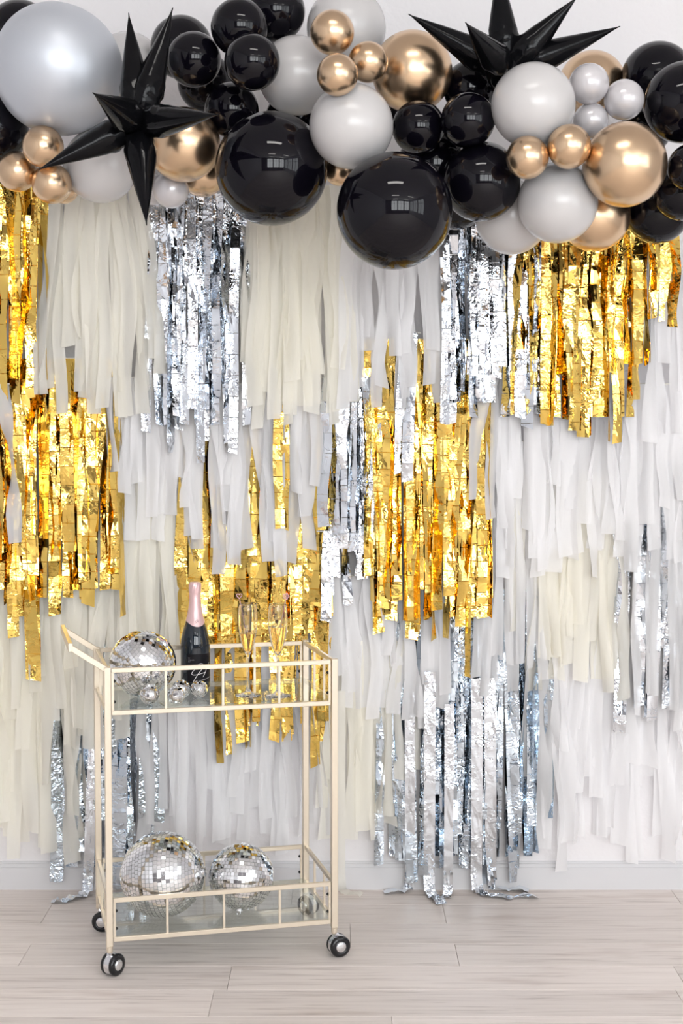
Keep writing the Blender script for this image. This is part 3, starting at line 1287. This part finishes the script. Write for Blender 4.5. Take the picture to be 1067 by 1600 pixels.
b = MB()
lx0, lx1, lz0, lz1 = -.0235, .052, .020, .098
nx, nz = 24, 2
vs = [wrap(lx0+(lx1-lx0)*i/nx, lz0+(lz1-lz0)*j/nz, .0005) for j in range(nz+1) for i in range(nx+1)]
fs = [(j*(nx+1)+i, j*(nx+1)+i+1, (j+1)*(nx+1)+i+1, (j+1)*(nx+1)+i) for j in range(nz) for i in range(nx)]
b.add(vs, fs)
lab = b.build('label', M['label'], bottle, True)
SPX = bc.y/FPX      # metres per pixel at the bottle


def px_to_label(cx, cy):
    px = 275+cx/15.24
    py = 1000+cy/15.24
    dx = (px-305.5)*SPX
    dx = RBt*asin(max(-.97, min(.97, dx/RBt)))
    z = (1075.5-py)*SPX
    return dx, z


def stroke(b, pts, wd, off=.0010, f=px_to_label):
    P2 = []
    for i in range(len(pts)-1):
        p0 = pts[max(i-1, 0)]
        p1, p2 = pts[i], pts[i+1]
        p3 = pts[min(i+2, len(pts)-1)]
        for s in range(5):
            t = s/5
            P2.append([.5*((2*p1[k]) + (-p0[k]+p2[k])*t + (2*p0[k]-5*p1[k]+4*p2[k]-p3[k])*t*t + (-p0[k]+3*p1[k]-3*p2[k]+p3[k])*t**3) for k in (0, 1)])
    P2.append(pts[-1])
    Q = [f(*p) for p in P2]
    vs = []
    for i, (x, z) in enumerate(Q):
        a, c = Q[max(i-1, 0)], Q[min(i+1, len(Q)-1)]
        dx, dz = c[0]-a[0], c[1]-a[1]
        l = sqrt(dx*dx+dz*dz)+1e-9
        nx_, nz_ = -dz/l*wd/2, dx/l*wd/2
        vs += [wrap(x+nx_, z+nz_, off), wrap(x-nx_, z-nz_, off)]
    fs = [(2*i, 2*i+1, 2*i+3, 2*i+2) for i in range(len(Q)-1)]
    b.add(vs, fs)


H1 = [(775, 530), (735, 620), (690, 750), (640, 855)]
H2 = [(415, 960), (470, 860), (530, 770), (600, 680), (645, 600), (640, 550), (590, 530), (530, 550), (485, 610), (430, 680), (385, 745), (390, 785), (450, 795), (560, 775), (700, 745)]
b = MB()
stroke(b, H1, .0016)
stroke(b, H2, .0016)
stroke(b, [(600, 922), (700, 908), (805, 872)], .0008)
b.build('script_monogram', M['print'], lab, False)


def text_mesh(s, size):
    cu = bpy.data.curves.new('t', 'FONT')
    cu.body = s
    cu.size = size
    cu.resolution_u = 2
    o = bpy.data.objects.new('t', cu)
    COL.objects.link(o)
    bpy.context.view_layer.update()
    me = bpy.data.meshes.new_from_object(o.evaluated_get(bpy.context.evaluated_depsgraph_get()))
    V = [tuple(v.co) for v in me.vertices]
    F = [tuple(p.vertices) for p in me.polygons]
    bpy.data.objects.remove(o)
    bpy.data.meshes.remove(me)
    return V, F


b = MB()
for s, cx, cy, size in (('2017', 300, 400, .0026), ('RESERVATION', 300, 448, .0026), ('BRUT', 300, 490, .0026), ('BRUT RESERVE', 470, 935, .0022)):
    V, F = text_mesh(s, size)
    x0, z0 = px_to_label(cx, cy)
    b.add([wrap(x0+v[0], z0+v[1], .0010) for v in V], F)
b.build('lettering', M['print'], lab)
b = MB()


def cap_map(cx, cy):
    return (cx-620)*.000055+.003, .180+(750-cy)*.00002


# small monogram on the capsule (follows the neck's radius)
def wrapc(dx, z, off):
    r = prof_r(z)+off
    aa = -pi/2 + dx/r
    return Vector((r*cos(aa), r*sin(aa), z))


_w = wrap
wrap = wrapc
stroke(b, H1, .0007, .0014, lambda x, y: ((x-600)*.000028+.006, .186+(745-y)*.000024))
stroke(b, H2, .0007, .0014, lambda x, y: ((x-600)*.000028+.006, .186+(745-y)*.000024))
wrap = _w
b.build('capsule_monogram', M['print_dark'], o)


# ------------------------------------------------------------------ flutes
def flute(px, py, fill_z, label):
    c = at_z(px, py, Z_UP)
    c.z = Z_UP+.0004
    root = empty('champagne_flute', c)
    tag(root, label, 'flute')
    H = .248
    outer = [(0, .0), (.034, .0), (.0352, .0012), (.0345, .0028), (.022, .0055), (.010, .010), (.0050, .018), (.0036, .032), (.0034, .075), (.0038, .098),
             (.0052, .108), (.0085, .117), (.0130, .127), (.0180, .142), (.0225, .162), (.0252, .182), (.0262, .200), (.0258, .220), (.0245, .238), (.0238, H-.001), (.0236, H)]
    inner = [(.0233, H+.0004), (.0230, H+.0001), (.0228, H-.001), (.0236, .238), (.0249, .220), (.0253, .200), (.0243, .182), (.0216, .162), (.0171, .142), (.0121, .127), (.0070, .118), (.003, .113), (0, .111)]
    b = MB()
    b.lathe(outer+inner, 48, None, False)
    sharp(b.build('glass', M['glass'], root, True), 60)

    def ri(z):
        li = list(reversed(inner))
        for (r0, z0), (r1, z1) in zip(li, li[1:]):
            if z0 <= z <= z1:
                return r0+(r1-r0)*(z-z0)/(z1-z0)
        return .02
    pr = [(0, .1115)]
    z = .114
    while z < fill_z:
        pr.append((ri(z)-.0003, z))
        z += .006
    pr += [(ri(fill_z)-.0003, fill_z), (0, fill_z)]
    b = MB()
    b.lathe(pr, 48, None, False)
    o_ = b.build('sparkling_wine', M['wine'], root, True)
    o_['label'] = 'pale golden sparkling wine'
    sharp(o_, 50)
    return c


f1 = flute(387.5, 1087, .168, 'champagne flute nearest the bottle, filled lower, with a pink stirrer')
f2 = flute(434, 1088, .187, 'right champagne flute, filled higher, near the right end of the cart')
# stirrers leaning in the flutes
for (c, lean, kind, lab_) in ((f1, -1, 'heart', 'pink heart topped drink stirrer in the flute nearest the bottle'),
                              (f2, 1, 'flower', 'pink flower topped drink stirrer in the right flute')):
    root = empty('drink_stirrer', c+Vector((0, 0, .125)))
    tag(root, lab_, 'stirrer')
    p0 = Vector((-lean*.004, 0, 0))
    p1 = Vector((lean*.0215, -.002, .135))
    b = MB()
    b.tube([p0, p1], .0010, 8)
    b.build('stick', M['pink'], root, True)
    b = MB()
    cpt = p1 + Vector((lean*.001, 0, .009))
    if kind == 'heart':
        pts = []
        for i in range(25):
            t = 2*pi*i/24
            pts.append(cpt + Vector((.00045*16*sin(t)**3, 0, .00045*(13*cos(t)-5*cos(2*t)-2*cos(3*t)-cos(4*t)))))
        b.tube(pts, .0011, 6)
    else:
        pts = []
        for i in range(41):
            t = 2*pi*i/40
            r = .0085*(.55+.45*abs(cos(2.5*t)))
            pts.append(cpt + Vector((r*cos(t), 0, r*sin(t))))
        b.tube(pts, .0009, 6)
        for i in range(5):
            t = 2*pi*i/5
            b.tube([cpt, cpt+Vector((.008*cos(t), 0, .008*sin(t)))], .0007, 6)
    b.build(kind+'_top', M['pink'], root, True)
